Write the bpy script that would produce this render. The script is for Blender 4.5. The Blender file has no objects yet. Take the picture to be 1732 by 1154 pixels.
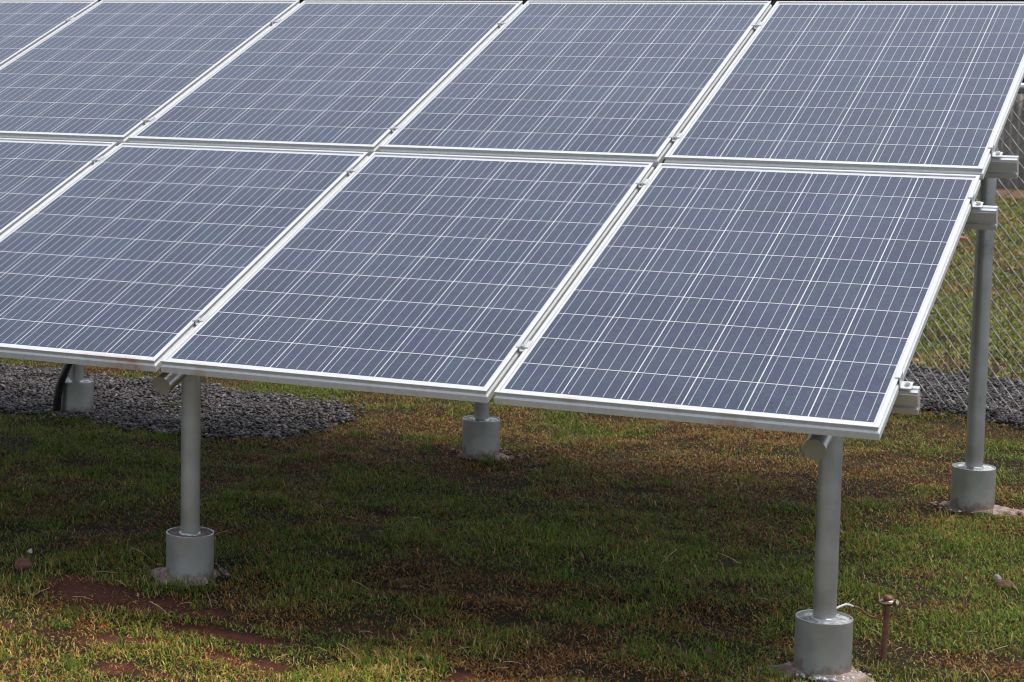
import bpy, bmesh, math, random
import numpy as np
from mathutils import Vector, Matrix
random.seed(7)
rng = np.random.default_rng(7)
sc = bpy.context.scene
C = sc.collection

# ------------------------------------------------------------------ camera
cd = bpy.data.cameras.new("camera")
cam = bpy.data.objects.new("camera", cd)
C.objects.link(cam)
sc.camera = cam
GZ = 0.75                                   # height of the array's lower edge above the ground
fw = Vector((-0.47438566, 0.87335052, -0.11053105))
rt = Vector((0.87846813, 0.47777654, 0.00482859))
up = Vector((-0.05702619, 0.09480739, 0.99386094))
M3 = Matrix((rt, up, -fw)).transposed()
cam.matrix_world = Matrix.Translation((0.92583, -5.44186, 1.00640 + GZ)) @ M3.to_4x4()
cd.sensor_fit = 'HORIZONTAL'
cd.sensor_width = 36.0
cd.lens = 3652.256 / 1732 * 36.0
cd.shift_x = 606.547 / 1732
cd.shift_y = -151.239 / 1732
cd.clip_start = 0.1
cd.clip_end = 500
cd.dof.use_dof = True
cd.dof.focus_distance = 6.6
cd.dof.aperture_fstop = 9.0
sc.cycles.filter_width = 1.1

# ------------------------------------------------------------------ world, sun, exposure
SUN_EL, SUN_AZ = 72.0, 52.0                # azimuth measured from +Y towards +X
w = bpy.data.worlds.new("World")
sc.world = w
w.use_nodes = True
nt = w.node_tree
bg = nt.nodes["Background"]
sky = nt.nodes.new("ShaderNodeTexSky")
sky.sky_type = 'NISHITA'
sky.sun_disc = False
sky.sun_elevation = math.radians(SUN_EL)
sky.sun_rotation = math.radians(SUN_AZ)
sky.air_density = 1.0
sky.dust_density = 1.5
sky.ozone_density = 1.0
hs = nt.nodes.new("ShaderNodeHueSaturation")
hs.inputs["Saturation"].default_value = 0.42
nt.links.new(sky.outputs[0], hs.inputs["Color"])
nt.links.new(hs.outputs[0], bg.inputs["Color"])
bg.inputs["Strength"].default_value = 0.15

sd = bpy.data.lights.new("sun", 'SUN')
sun = bpy.data.objects.new("sun", sd)
C.objects.link(sun)
sd.energy = 2.0
sd.angle = math.radians(18)
sd.color = (1.0, 0.93, 0.82)
el, az = math.radians(SUN_EL), math.radians(SUN_AZ)
sdir = Vector((math.sin(az) * math.cos(el), math.cos(az) * math.cos(el), math.sin(el)))
sun.rotation_euler = sdir.to_track_quat('Z', 'Y').to_euler()
sun.location = (0, 0, 12)

sc.view_settings.view_transform = 'Standard'
sc.view_settings.look = 'None'
sc.view_settings.exposure = 0.60
sc.view_settings.gamma = 1.0
sc.view_settings.use_curve_mapping = False


# ------------------------------------------------------------------ helpers
def tag(o, label=None, cat=None, group=None, kind=None):
    if label: o['label'] = label
    if cat: o['category'] = cat
    if group: o['group'] = group
    if kind: o['kind'] = kind
    return o


def empty(name, loc=(0, 0, 0), rot=(0, 0, 0)):
    o = bpy.data.objects.new(name, None)
    C.objects.link(o)
    o.empty_display_size = 0.05
    o.location = loc
    o.rotation_euler = rot
    return o


def mesh_obj(name, verts, faces, mats, parent=None, midx=None, smooth=False):
    me = bpy.data.meshes.new(name)
    me.from_pydata([tuple(v) for v in verts], [], [tuple(f) for f in faces])
    for m in (mats if isinstance(mats, (list, tuple)) else [mats]):
        me.materials.append(m)
    if midx is not None:
        me.polygons.foreach_set("material_index", midx)
    if smooth:
        me.polygons.foreach_set("use_smooth", [True] * len(me.polygons))
    me.update()
    o = bpy.data.objects.new(name, me)
    C.objects.link(o)
    if parent: o.parent = parent
    return o


def child(name, me, parent, loc=(0, 0, 0), rot=(0, 0, 0)):
    o = bpy.data.objects.new(name, me)
    C.objects.link(o)
    o.parent = parent
    o.location = loc
    o.rotation_euler = rot
    return o


class MB:
    """collects verts and faces of one mesh"""
    def __init__(s): s.v, s.f, s.m = [], [], []
    def add(s, vs, fs, mi=0):
        b = len(s.v)
        s.v += [tuple(v) for v in vs]
        s.f += [tuple(i + b for i in f) for f in fs]
        s.m += [mi] * len(fs)
    def box(s, x0, x1, y0, y1, z0, z1, mi=0):
        s.add([(x0, y0, z0), (x1, y0, z0), (x1, y1, z0), (x0, y1, z0), (x0, y0, z1), (x1, y0, z1), (x1, y1, z1), (x0, y1, z1)],
              [(3, 2, 1, 0), (4, 5, 6, 7), (0, 1, 5, 4), (1, 2, 6, 5), (2, 3, 7, 6), (3, 0, 4, 7)], mi)
    def prism_x(s, prof, x0, x1, mi=0):
        """closed (y,z) profile extruded along x, end faces closed"""
        n = len(prof)
        s.add([(x0, y, z) for y, z in prof] + [(x1, y, z) for y, z in prof],
              [(i, (i + 1) % n, n + (i + 1) % n, n + i) for i in range(n)] + [tuple(range(n))[::-1], tuple(range(n, 2 * n))], mi)
    def lathe(s, prof, seg=40, cx=0, cy=0, mi=0, wob=0, cap0=False, cap1=False):
        vs = []
        for r, z in prof:
            for k in range(seg):
                a = 2 * math.pi * k / seg
                rr = r * (1 + (random.uniform(-wob, wob) if wob else 0))
                vs.append((cx + rr * math.cos(a), cy + rr * math.sin(a), z))
        fs = []
        for j in range(len(prof) - 1):
            for k in range(seg):
                k2 = (k + 1) % seg
                fs.append((j * seg + k, j * seg + k2, (j + 1) * seg + k2, (j + 1) * seg + k))
        if cap0: fs.append(tuple(range(seg))[::-1])
        if cap1: fs.append(tuple((len(prof) - 1) * seg + k for k in range(seg)))
        s.add(vs, fs, mi)
    def tube(s, pts, r, seg=8, mi=0, caps=True):
        pts = [Vector(p) for p in pts]
        vs = []
        n = len(pts)
        for i, p in enumerate(pts):
            t = (pts[min(i + 1, n - 1)] - pts[max(i - 1, 0)]).normalized()
            a = Vector((0, 0, 1)) if abs(t.z) < 0.9 else Vector((1, 0, 0))
            u = t.cross(a).normalized(); v = t.cross(u)
            ri = r[i] if isinstance(r, (list, tuple)) else r
            for k in range(seg):
                c = 2 * math.pi * k / seg
                vs.append(p + u * math.cos(c) * ri + v * math.sin(c) * ri)
        fs = []
        for i in range(n - 1):
            for k in range(seg):
                k2 = (k + 1) % seg
                fs.append((i * seg + k, (i + 1) * seg + k, (i + 1) * seg + k2, i * seg + k2))
        if caps:
            fs.append(tuple(range(seg))); fs.append(tuple((n - 1) * seg + k for k in range(seg))[::-1])
        s.add(vs, fs, mi)
    def build(s, name, mats, parent=None, smooth=False, autos=None):
        o = mesh_obj(name, s.v, s.f, mats, parent, s.m, smooth or autos is not None)
        if autos is not None:
            bm = bmesh.new(); bm.from_mesh(o.data)
            bmesh.ops.recalc_face_normals(bm, faces=bm.faces)
            for e in bm.edges:
                if len(e.link_faces) == 2 and e.calc_face_angle(0) > math.radians(autos): e.smooth = False
            bm.to_mesh(o.data); bm.free()
        return o


# ------------------------------------------------------------------ materials
def newmat(name):
    m = bpy.data.materials.new(name)
    m.use_nodes = True
    return m, m.node_tree, m.node_tree.nodes["Principled BSDF"]


def node(nt, typ, **kw):
    n = nt.nodes.new(typ)
    for k, v in kw.items():
        if k in n.inputs: n.inputs[k].default_value = v
        else: setattr(n, k, v)
    return n


def ramp(nt, src, stops):
    r = nt.nodes.new("ShaderNodeValToRGB")
    e = r.color_ramp.elements
    while len(e) > 1: e.remove(e[-1])
    e[0].position = stops[0][0]; e[0].color = (*stops[0][1], 1)
    for p, c in stops[1:]:
        x = e.new(p); x.color = (*c, 1)
    nt.links.new(src, r.inputs[0])
    return r


def noise(nt, scale, detail=4, rough=0.6, coord='Object', offs=None):
    tc = nt.nodes.new("ShaderNodeTexCoord")
    n = nt.nodes.new("ShaderNodeTexNoise")
    n.inputs["Scale"].default_value = scale
    n.inputs["Detail"].default_value = detail
    n.inputs["Roughness"].default_value = rough
    src = tc.outputs[coord]
    if offs is not None:
        a = nt.nodes.new("ShaderNodeVectorMath"); a.operation = 'ADD'
        nt.links.new(src, a.inputs[0]); nt.links.new(offs, a.inputs[1]); src = a.outputs[0]
    nt.links.new(src, n.inputs["Vector"])
    return n


def mix(nt, fac, a, b):
    m = nt.nodes.new("ShaderNodeMix"); m.data_type = 'RGBA'
    for i, v in ((0, fac), (6, a), (7, b)):
        if isinstance(v, bpy.types.NodeSocket): nt.links.new(v, m.inputs[i])
        elif isinstance(v, tuple): m.inputs[i].default_value = (*v, 1)
        else: m.inputs[i].default_value = v
    return m.outputs[2]


def bump(nt, bsdf, h, strength, dist):
    b = nt.nodes.new("ShaderNodeBump")
    b.inputs["Strength"].default_value = strength
    b.inputs["Distance"].default_value = dist
    nt.links.new(h, b.inputs["Height"])
    nt.links.new(b.outputs[0], bsdf.inputs["Normal"])


def noisy_mat(name, stops, scale, rough=0.9, metal=0.0, bstr=0.0, bdist=0.005, bscale=None, spec=0.5, coord='Object'):
    m, nt, b = newmat(name)
    n = noise(nt, scale, coord=coord)
    r = ramp(nt, n.outputs["Fac"], stops)
    nt.links.new(r.outputs[0], b.inputs["Base Color"])
    b.inputs["Roughness"].default_value = rough
    b.inputs["Metallic"].default_value = metal
    b.inputs["Specular IOR Level"].default_value = spec
    if bstr:
        n2 = noise(nt, bscale or scale * 4, coord=coord)
        bump(nt, b, n2.outputs["Fac"], bstr, bdist)
    return m


# anodised aluminium of the module frames, rust-brown splashes near the lower edge
def frame_material():
    m, nt, b = newmat("frame_aluminium")
    oi = nt.nodes.new("ShaderNodeObjectInfo")
    sc_ = nt.nodes.new("ShaderNodeVectorMath"); sc_.operation = 'SCALE'
    cb = nt.nodes.new("ShaderNodeCombineXYZ")
    for k in range(3): nt.links.new(oi.outputs["Random"], cb.inputs[k])
    nt.links.new(cb.outputs[0], sc_.inputs[0]); sc_.inputs["Scale"].default_value = 37.0
    n1 = noise(nt, 5.5, 3, 0.55, offs=sc_.outputs[0])
    n2 = noise(nt, 60, 4, 0.7)
    tc = nt.nodes.new("ShaderNodeTexCoord")
    sp = nt.nodes.new("ShaderNodeSeparateXYZ"); nt.links.new(tc.outputs["Object"], sp.inputs[0])
    low = node(nt, "ShaderNodeMapRange"); low.inputs["From Min"].default_value = 0.35; low.inputs["From Max"].default_value = 0.0
    nt.links.new(sp.outputs["Y"], low.inputs["Value"])
    r = ramp(nt, n1.outputs["Fac"], [(0.56, (0, 0, 0)), (0.68, (1, 1, 1))])
    r2 = ramp(nt, n2.outputs["Fac"], [(0.35, (0.25, 0.25, 0.25)), (0.6, (1, 1, 1))])
    a = node(nt, "ShaderNodeMath", operation='MULTIPLY'); nt.links.new(r.outputs[0], a.inputs[0]); nt.links.new(low.outputs[0], a.inputs[1])
    a2 = node(nt, "ShaderNodeMath", operation='MULTIPLY'); nt.links.new(a.outputs[0], a2.inputs[0]); nt.links.new(r2.outputs[0], a2.inputs[1])
    a3 = node(nt, "ShaderNodeMath", operation='MULTIPLY'); nt.links.new(a2.outputs[0], a3.inputs[0]); a3.inputs[1].default_value = 0.75
    lz = nt.nodes.new("ShaderNodeSeparateXYZ"); nt.links.new(oi.outputs["Location"], lz.inputs[0])
    lt = node(nt, "ShaderNodeMath", operation='LESS_THAN'); nt.links.new(lz.outputs["Z"], lt.inputs[0]); lt.inputs[1].default_value = 1.1
    a4 = node(nt, "ShaderNodeMath", operation='MULTIPLY'); nt.links.new(a3.outputs[0], a4.inputs[0]); nt.links.new(lt.outputs[0], a4.inputs[1]); a3 = a4
    base = ramp(nt, n2.outputs["Fac"], [(0.3, (0.56, 0.57, 0.575)), (0.7, (0.68, 0.69, 0.69))])
    col = mix(nt, a3.outputs[0], base.outputs[0], (0.42, 0.20, 0.10))
    nt.links.new(col, b.inputs["Base Color"])
    b.inputs["Metallic"].default_value = 0.25
    b.inputs["Roughness"].default_value = 0.42
    return m


def cell_material():
    m, nt, b = newmat("silicon_cell")
    at = nt.nodes.new("ShaderNodeAttribute"); at.attribute_name = "Col"
    tc = nt.nodes.new("ShaderNodeTexCoord")
    vo = nt.nodes.new("ShaderNodeTexVoronoi"); vo.inputs["Scale"].default_value = 130
    nt.links.new(tc.outputs["Object"], vo.inputs["Vector"])
    hv = nt.nodes.new("ShaderNodeHueSaturation")
    mr = node(nt, "ShaderNodeMapRange"); mr.inputs["To Min"].default_value = 0.72; mr.inputs["To Max"].default_value = 1.32
    sp = nt.nodes.new("ShaderNodeSeparateColor"); nt.links.new(vo.outputs["Color"], sp.inputs[0])
    nt.links.new(sp.outputs[0], mr.inputs["Value"])
    # coarse crystal flakes differ a little in hue as well
    vf = nt.nodes.new("ShaderNodeTexVoronoi"); vf.inputs["Scale"].default_value = 34
    nt.links.new(tc.outputs["Object"], vf.inputs["Vector"])
    sf = nt.nodes.new("ShaderNodeSeparateColor"); nt.links.new(vf.outputs["Color"], sf.inputs[0])
    mh = node(nt, "ShaderNodeMapRange"); mh.inputs["To Min"].default_value = 0.475; mh.inputs["To Max"].default_value = 0.525
    nt.links.new(sf.outputs[1], mh.inputs["Value"]); nt.links.new(mh.outputs[0], hv.inputs["Hue"])
    nt.links.new(mr.outputs[0], hv.inputs["Value"]); nt.links.new(at.outputs["Color"], hv.inputs["Color"])
    # thin film of dust and a few dark specks of dirt
    oi = nt.nodes.new("ShaderNodeObjectInfo")
    cb = nt.nodes.new("ShaderNodeCombineXYZ")
    for k in range(2): nt.links.new(oi.outputs["Random"], cb.inputs[k])
    s1 = nt.nodes.new("ShaderNodeVectorMath"); s1.operation = 'SCALE'; s1.inputs["Scale"].default_value = 91.0
    nt.links.new(cb.outputs[0], s1.inputs[0])
    ad = nt.nodes.new("ShaderNodeVectorMath"); ad.operation = 'ADD'
    nt.links.new(tc.outputs["Object"], ad.inputs[0]); nt.links.new(s1.outputs[0], ad.inputs[1])
    v2 = nt.nodes.new("ShaderNodeTexVoronoi"); v2.inputs["Scale"].default_value = 9.0
    nt.links.new(ad.outputs[0], v2.inputs["Vector"])
    sz = nt.nodes.new("ShaderNodeSeparateColor"); nt.links.new(v2.outputs["Color"], sz.inputs[0])
    thr = node(nt, "ShaderNodeMapRange"); thr.inputs["From Min"].default_value = 0.72; thr.inputs["From Max"].default_value = 1.0
    thr.inputs["To Min"].default_value = 0.0; thr.inputs["To Max"].default_value = 0.045
    nt.links.new(sz.outputs[1], thr.inputs["Value"])
    lt = node(nt, "ShaderNodeMath", operation='LESS_THAN'); nt.links.new(v2.outputs["Distance"], lt.inputs[0]); nt.links.new(thr.outputs[0], lt.inputs[1])
    nd = noise(nt, 2.2, 5, 0.65, offs=s1.outputs[0])
    dr = ramp(nt, nd.outputs["Fac"], [(0.3, (0.0, 0.0, 0.0)), (0.75, (0.06, 0.06, 0.06))])
    dusty = mix(nt, dr.outputs[0], hv.outputs[0], (0.33, 0.36, 0.42))
    col = mix(nt, lt.outputs[0], dusty, (0.02, 0.015, 0.01))
    nt.links.new(col, b.inputs["Base Color"])
    b.inputs["Roughness"].default_value = 0.5
    b.inputs["Specular IOR Level"].default_value = 0.05
    b.inputs["Coat Weight"].default_value = 1.0
    b.inputs["Coat IOR"].default_value = 1.50
    b.inputs["Coat Roughness"].default_value = 0.12
    n3 = noise(nt, 3.0, 2, 0.5, offs=s1.outputs[0])
    bp = nt.nodes.new("ShaderNodeBump"); bp.inputs["Strength"].default_value = 0.15; bp.inputs["Distance"].default_value = 0.004
    nt.links.new(n3.outputs["Fac"], bp.inputs["Height"]); nt.links.new(bp.outputs[0], b.inputs["Coat Normal"])
    return m


def coated(name, col, rough=0.5, metal=0.0):
    m, nt, b = newmat(name)
    n = noise(nt, 25, 3)
    r = ramp(nt, n.outputs["Fac"], [(0.3, tuple(c * 0.92 for c in col)), (0.7, col)])
    nt.links.new(r.outputs[0], b.inputs["Base Color"])
    b.inputs["Roughness"].default_value = rough
    b.inputs["Metallic"].default_value = metal
    b.inputs["Specular IOR Level"].default_value = 0.1
    b.inputs["Coat Weight"].default_value = 1.0
    b.inputs["Coat IOR"].default_value = 1.50
    b.inputs["Coat Roughness"].default_value = 0.12
    return m


M_frame = frame_material()
M_cell = cell_material()
M_back = coated("white_backsheet", (0.60, 0.61, 0.63))
M_ribbon = coated("solder_ribbon", (0.46, 0.47, 0.50), 0.5, 0.0)
M_rail = noisy_mat("rail_aluminium", [(0.3, (0.62, 0.63, 0.64)), (0.7, (0.72, 0.73, 0.74))], 14, 0.36, 0.65, 0.02, 0.001, 200)
M_slot = noisy_mat("rail_slot_shadow_gap", [(0.3, (0.30, 0.30, 0.31)), (0.7, (0.36, 0.36, 0.37))], 20, 0.5, 0.6)
M_clamp = noisy_mat("clamp_aluminium", [(0.3, (0.58, 0.59, 0.60)), (0.7, (0.70, 0.71, 0.71))], 30, 0.38, 0.55)
M_bolt = noisy_mat("stainless_bolt", [(0.3, (0.62, 0.62, 0.63)), (0.7, (0.74, 0.74, 0.75))], 60, 0.42, 0.5)


def paint_material(name="silver_grey_paint", muddy=True):
    m, nt, b = newmat(name)
    oi = nt.nodes.new("ShaderNodeTexCoord")
    n = noise(nt, 7, 5, 0.65)
    r = ramp(nt, n.outputs["Fac"], [(0.28, (0.35, 0.365, 0.365)), (0.5, (0.44, 0.455, 0.46)), (0.75, (0.52, 0.535, 0.54))])
    n2 = noise(nt, 38, 4, 0.7)
    r2 = ramp(nt, n2.outputs["Fac"], [(0.66, (0, 0, 0)), (0.74, (0.5, 0.5, 0.5))])
    col = mix(nt, r2.outputs[0], r.outputs[0], (0.25, 0.24, 0.22))
    sz = nt.nodes.new("ShaderNodeSeparateXYZ"); nt.links.new(oi.outputs["Object"], sz.inputs[0])
    n4 = noise(nt, 28, 5, 0.7)
    add = node(nt, "ShaderNodeMath", operation='MULTIPLY_ADD'); nt.links.new(n4.outputs["Fac"], add.inputs[0]); add.inputs[1].default_value = -0.14; nt.links.new(sz.outputs["Z"], add.inputs[2])
    mud = node(nt, "ShaderNodeMapRange"); mud.inputs["From Min"].default_value = -0.035; mud.inputs["From Max"].default_value = -0.060
    mud.inputs["To Max"].default_value = 0.55 if muddy else 0.0
    nt.links.new(add.outputs[0], mud.inputs["Value"])
    col = mix(nt, mud.outputs[0], col, (0.17, 0.075, 0.045))
    nt.links.new(col, b.inputs["Base Color"])
    b.inputs["Metallic"].default_value = 0.65
    rr = ramp(nt, n.outputs["Fac"], [(0.3, (0.26, 0.26, 0.26)), (0.7, (0.42, 0.42, 0.42))])
    nt.links.new(rr.outputs[0], b.inputs["Roughness"])
    n3 = noise(nt, 45, 4, 0.6)
    bump(nt, b, n3.outputs["Fac"], 0.25, 0.0012)
    return m


M_paint = paint_material()
M_beam = paint_material("beam_grey_paint", False)
M_fill = noisy_mat("painted_mortar_fill", [(0.35, (0.20, 0.17, 0.16)), (0.5, (0.36, 0.36, 0.36)), (0.62, (0.58, 0.59, 0.60))], 45, 0.6, 0.25, 0.8, 0.004, 90)
M_fill_brown = noisy_mat("bare_mortar_fill", [(0.35, (0.16, 0.12, 0.10)), (0.6, (0.27, 0.22, 0.20))], 40, 0.9, 0, 0.8, 0.004, 90)
M_mortar = noisy_mat("pink_mortar", [(0.3, (0.17, 0.10, 0.08)), (0.48, (0.27, 0.19, 0.16)), (0.62, (0.36, 0.29, 0.26)), (0.75, (0.48, 0.44, 0.42))], 30, 0.95, 0, 1.0, 0.006, 70)
M_silverspill = noisy_mat("paint_splash", [(0.35, (0.30, 0.30, 0.31)), (0.6, (0.60, 0.61, 0.62))], 60, 0.5, 0.3, 0.8, 0.003, 90)
M_copper = noisy_mat("weathered_copper", [(0.3, (0.14, 0.055, 0.035)), (0.55, (0.21, 0.09, 0.06)), (0.75, (0.30, 0.13, 0.08))], 60, 0.55, 0.35, 0.3, 0.001, 200)
M_brass = noisy_mat("brass", [(0.3, (0.26, 0.19, 0.11)), (0.6, (0.52, 0.43, 0.30))], 120, 0.25, 0.95)
M_white = noisy_mat("white_paint_wire", [(0.3, (0.55, 0.56, 0.57)), (0.6, (0.72, 0.73, 0.74))], 60, 0.5)
M_black = noisy_mat("black_plastic", [(0.3, (0.008, 0.008, 0.008)), (0.6, (0.016, 0.016, 0.017))], 30, 0.35)
M_galv = noisy_mat("galvanised_wire", [(0.35, (0.28, 0.28, 0.27)), (0.6, (0.60, 0.60, 0.58))], 24, 0.42, 0.6)
M_galv_shaded = noisy_mat("shaded_galvanised_wire", [(0.3, (0.12, 0.12, 0.11)), (0.6, (0.24, 0.24, 0.22))], 9, 0.6, 0.3)  # same galvanised wire, shade of the unlit family painted into the colour
M_galvp = noisy_mat("galvanised_pipe", [(0.3, (0.50, 0.51, 0.52)), (0.6, (0.62, 0.63, 0.64))], 12, 0.35, 0.7)
M_stone = noisy_mat("red_stone", [(0.3, (0.10, 0.045, 0.035)), (0.6, (0.18, 0.085, 0.065))], 50, 0.95, 0, 1.0, 0.004, 90)
M_pale = noisy_mat("pale_stone", [(0.3, (0.30, 0.26, 0.24)), (0.6, (0.50, 0.46, 0.43))], 50, 0.95, 0, 1.0, 0.004, 90)
M_clay = noisy_mat("fired_clay", [(0.3, (0.25, 0.10, 0.06)), (0.6, (0.36, 0.16, 0.10))], 12, 0.95, 0, 0.6, 0.01, 30)


def attr_mat(name, rough=0.55, spec=0.4, trans=0.0):
    m, nt, b = newmat(name)
    a = nt.nodes.new("ShaderNodeAttribute"); a.attribute_name = "Col"
    nt.links.new(a.outputs["Color"], b.inputs["Base Color"])
    b.inputs["Roughness"].default_value = rough
    b.inputs["Specular IOR Level"].default_value = spec
    if trans:
        tl = nt.nodes.new("ShaderNodeBsdfTranslucent"); nt.links.new(a.outputs["Color"], tl.inputs["Color"])
        mx = nt.nodes.new("ShaderNodeMixShader"); mx.inputs[0].default_value = trans
        nt.links.new(b.outputs[0], mx.inputs[1]); nt.links.new(tl.outputs[0], mx.inputs[2])
        nt.links.new(mx.outputs[0], nt.nodes["Material Output"].inputs["Surface"])
    return m


M_blade = attr_mat("grass_blade", 0.5, 0.12, 0.28)
M_leaf = attr_mat("hedge_leaf", 0.6, 0.3, 0.1)
M_chip = attr_mat("gravel_stone", 0.55, 0.5)


# ------------------------------------------------------------------ value noise in numpy
_tab = rng.random((256, 256))


def vnoise(x, y):
    xi = np.floor(x).astype(int); yi = np.floor(y).astype(int)
    fx = x - xi; fy = y - yi
    fx = fx * fx * (3 - 2 * fx); fy = fy * fy * (3 - 2 * fy)
    g = lambda i, j: _tab[i & 255, j & 255]
    return (g(xi, yi) * (1 - fx) + g(xi + 1, yi) * fx) * (1 - fy) + (g(xi, yi + 1) * (1 - fx) + g(xi + 1, yi + 1) * fx) * fy


def fbm(x, y, s, o=4, seed=0):
    t = 0; a = 1; tot = 0
    x = x * s + seed * 17.3; y = y * s + seed * 9.7
    for _ in range(o):
        t = t + a * vnoise(x, y); tot += a; a *= 0.5; x = x * 2.03 + 5.1; y = y * 2.03 + 3.7
    return t / tot


def in_poly(x, y, poly):
    ins = np.zeros(len(x), bool)
    n = len(poly)
    for i in range(n):
        x1, y1 = poly[i]; x2, y2 = poly[(i + 1) % n]
        c = ((y1 > y) != (y2 > y)) & (x < (x2 - x1) * (y - y1) / ((y2 - y1) + 1e-12) + x1)
        ins ^= c
    return ins


# ------------------------------------------------------------------ THE SETTING: ground, gravel
GRAVEL = [(-4.14, 2.47), (-3.85, 2.50), (-3.52, 2.44), (-3.21, 2.38), (-2.96, 2.45), (-2.80, 2.56), (-2.72, 2.79), (-2.70, 3.08), (-2.86, 3.28),
          (-3.13, 3.38), (-3.42, 3.47), (-3.71, 3.50), (-3.95, 3.48), (-4.28, 3.49), (-4.57, 3.48), (-4.73, 3.44), (-5.6, 3.35), (-7.0, 3.1), (-7.0, 2.0), (-5.4, 2.3), (-4.7, 2.42)]
FDX, FDY = 0.972, -0.235                    # direction of the fence line
STRIP = [(-6.0, 6.02), (-3.0, 5.22), (-1.3, 4.80), (-0.64, 4.62), (-0.50, 4.60), (-0.37, 4.44), (-0.15, 4.37), (0.6, 4.17), (2.4, 3.75), (2.4, 4.9), (0.6, 5.27),
         (-0.28, 5.50), (-0.54, 5.60), (-0.71, 5.78), (-0.92, 5.86), (-2.0, 6.1), (-6.0, 7.1)]


def ground_z(x, y):
    return ((fbm(x, y, 2.2, 3, 1) - 0.5) * 0.035 + (fbm(x, y, 7.0, 2, 14) - 0.5) * 0.022) * np.clip((12 - np.hypot(x + 1.5, y - 2)) / 4, 0, 1)


POSTS = {   # X, Y, of the five visible posts
    'front_right': (-0.186, 0.389), 'front_left': (-2.108, 0.392), 'rear_right': (-0.118, 2.650), 'rear_mid': (-1.971, 2.639), 'rear_left': (-3.845, 2.640)}
BARE = [  # x, y, rx, ry : bare red soil showing through
    (-2.36, 0.16, 0.12, 0.07), (-1.98, -0.28, 0.12, 0.05), (-2.30, 0.08, 0.18, 0.08), (-2.12, 0.12, 0.14, 0.05), (-1.93, 0.06, 0.20, 0.06), (-1.70, -0.08, 0.20, 0.05), (-2.28, -0.08, 0.07, 0.05), (-2.31, -0.36, 0.10, 0.04),
    (-1.82, -0.52, 0.14, 0.03), (-1.62, -0.28, 0.16, 0.03), (-1.30, 0.00, 0.12, 0.04), (-1.38, 0.16, 0.10, 0.04), (-1.04, -0.13, 0.14, 0.03), (-1.5, 0.62, 0.14, 0.05),
    (0.13, 1.8, 0.08, 0.04)]


def bare_mask(x, y):
    m = np.zeros(len(x))
    jx = x + (fbm(x, y, 9, 4, 5) - 0.5) * 0.30; jy = y + (fbm(x, y, 9, 4, 6) - 0.5) * 0.20
    for bx, by, rx, ry in BARE:
        d = ((jx - bx) / rx) ** 2 + ((jy - by) / ry) ** 2
        m = np.maximum(m, np.clip(1.1 - 0.75 * d, 0, 1))
    return m


def make_ground():
    gx = np.concatenate([[-160, -90, -50, -28, -16, -11], np.arange(-8, -3.2, 0.12), np.arange(-3.2, 1.2, 0.05), np.arange(1.2, 4.01, 0.12), [6, 9, 15, 30, 60, 110, 160]])
    gy = np.concatenate([[-60, -30, -14, -7, -4], np.arange(-2, 3.6, 0.06), np.arange(3.6, 8.01, 0.12), np.arange(8.5, 22, 0.7), [26, 34, 50, 80, 130, 220, 320]])
    X, Y = np.meshgrid(gx, gy)
    Z = ground_z(X.ravel(), Y.ravel())
    nx, ny = len(gx), len(gy)
    vs = np.stack([X.ravel(), Y.ravel(), Z], 1)
    fs = [(j * nx + i, j * nx + i + 1, (j + 1) * nx + i + 1, (j + 1) * nx + i) for j in range(ny - 1) for i in range(nx - 1)]
    m, nt, b = newmat("red_soil_and_thatch")
    n1 = noise(nt, 1.6, 5, 0.6); n2 = noise(nt, 45, 5, 0.7); n3 = noise(nt, 180, 3, 0.7)
    soil = ramp(nt, n2.outputs["Fac"], [(0.3, (0.080, 0.023, 0.014)), (0.52, (0.135, 0.040, 0.025)), (0.75, (0.20, 0.066, 0.042))])
    thatch = ramp(nt, n3.outputs["Fac"], [(0.3, (0.018, 0.014, 0.005)), (0.55, (0.05, 0.034, 0.012)), (0.8, (0.10, 0.065, 0.028))])
    f = ramp(nt, n1.outputs["Fac"], [(0.42, (0, 0, 0)), (0.6, (0.8, 0.8, 0.8))])
    dk = mix(nt, f.outputs[0], (0.022, 0.012, 0.007), thatch.outputs[0])
    at = nt.nodes.new("ShaderNodeAttribute"); at.attribute_name = "Bare"
    col = mix(nt, at.outputs["Fac"], dk, soil.outputs[0])
    nt.links.new(col, b.inputs["Base Color"])
    b.inputs["Roughness"].default_value = 0.95
    b.inputs["Specular IOR Level"].default_value = 0.2
    bump(nt, b, n2.outputs["Fac"], 1.0, 0.02)
    o = mesh_obj("ground", vs, fs, m, smooth=True)
    ca = o.data.color_attributes.new("Bare", 'FLOAT_COLOR', 'POINT')
    bmk = bare_mask(X.ravel(), Y.ravel())
    ca.data.foreach_set("color", np.stack([bmk, bmk, bmk, np.ones_like(bmk)], 1).astype(np.float32).ravel())
    tag(o, "reddish brown soil ground under thin patchy turf", kind='structure')


make_ground()


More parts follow.
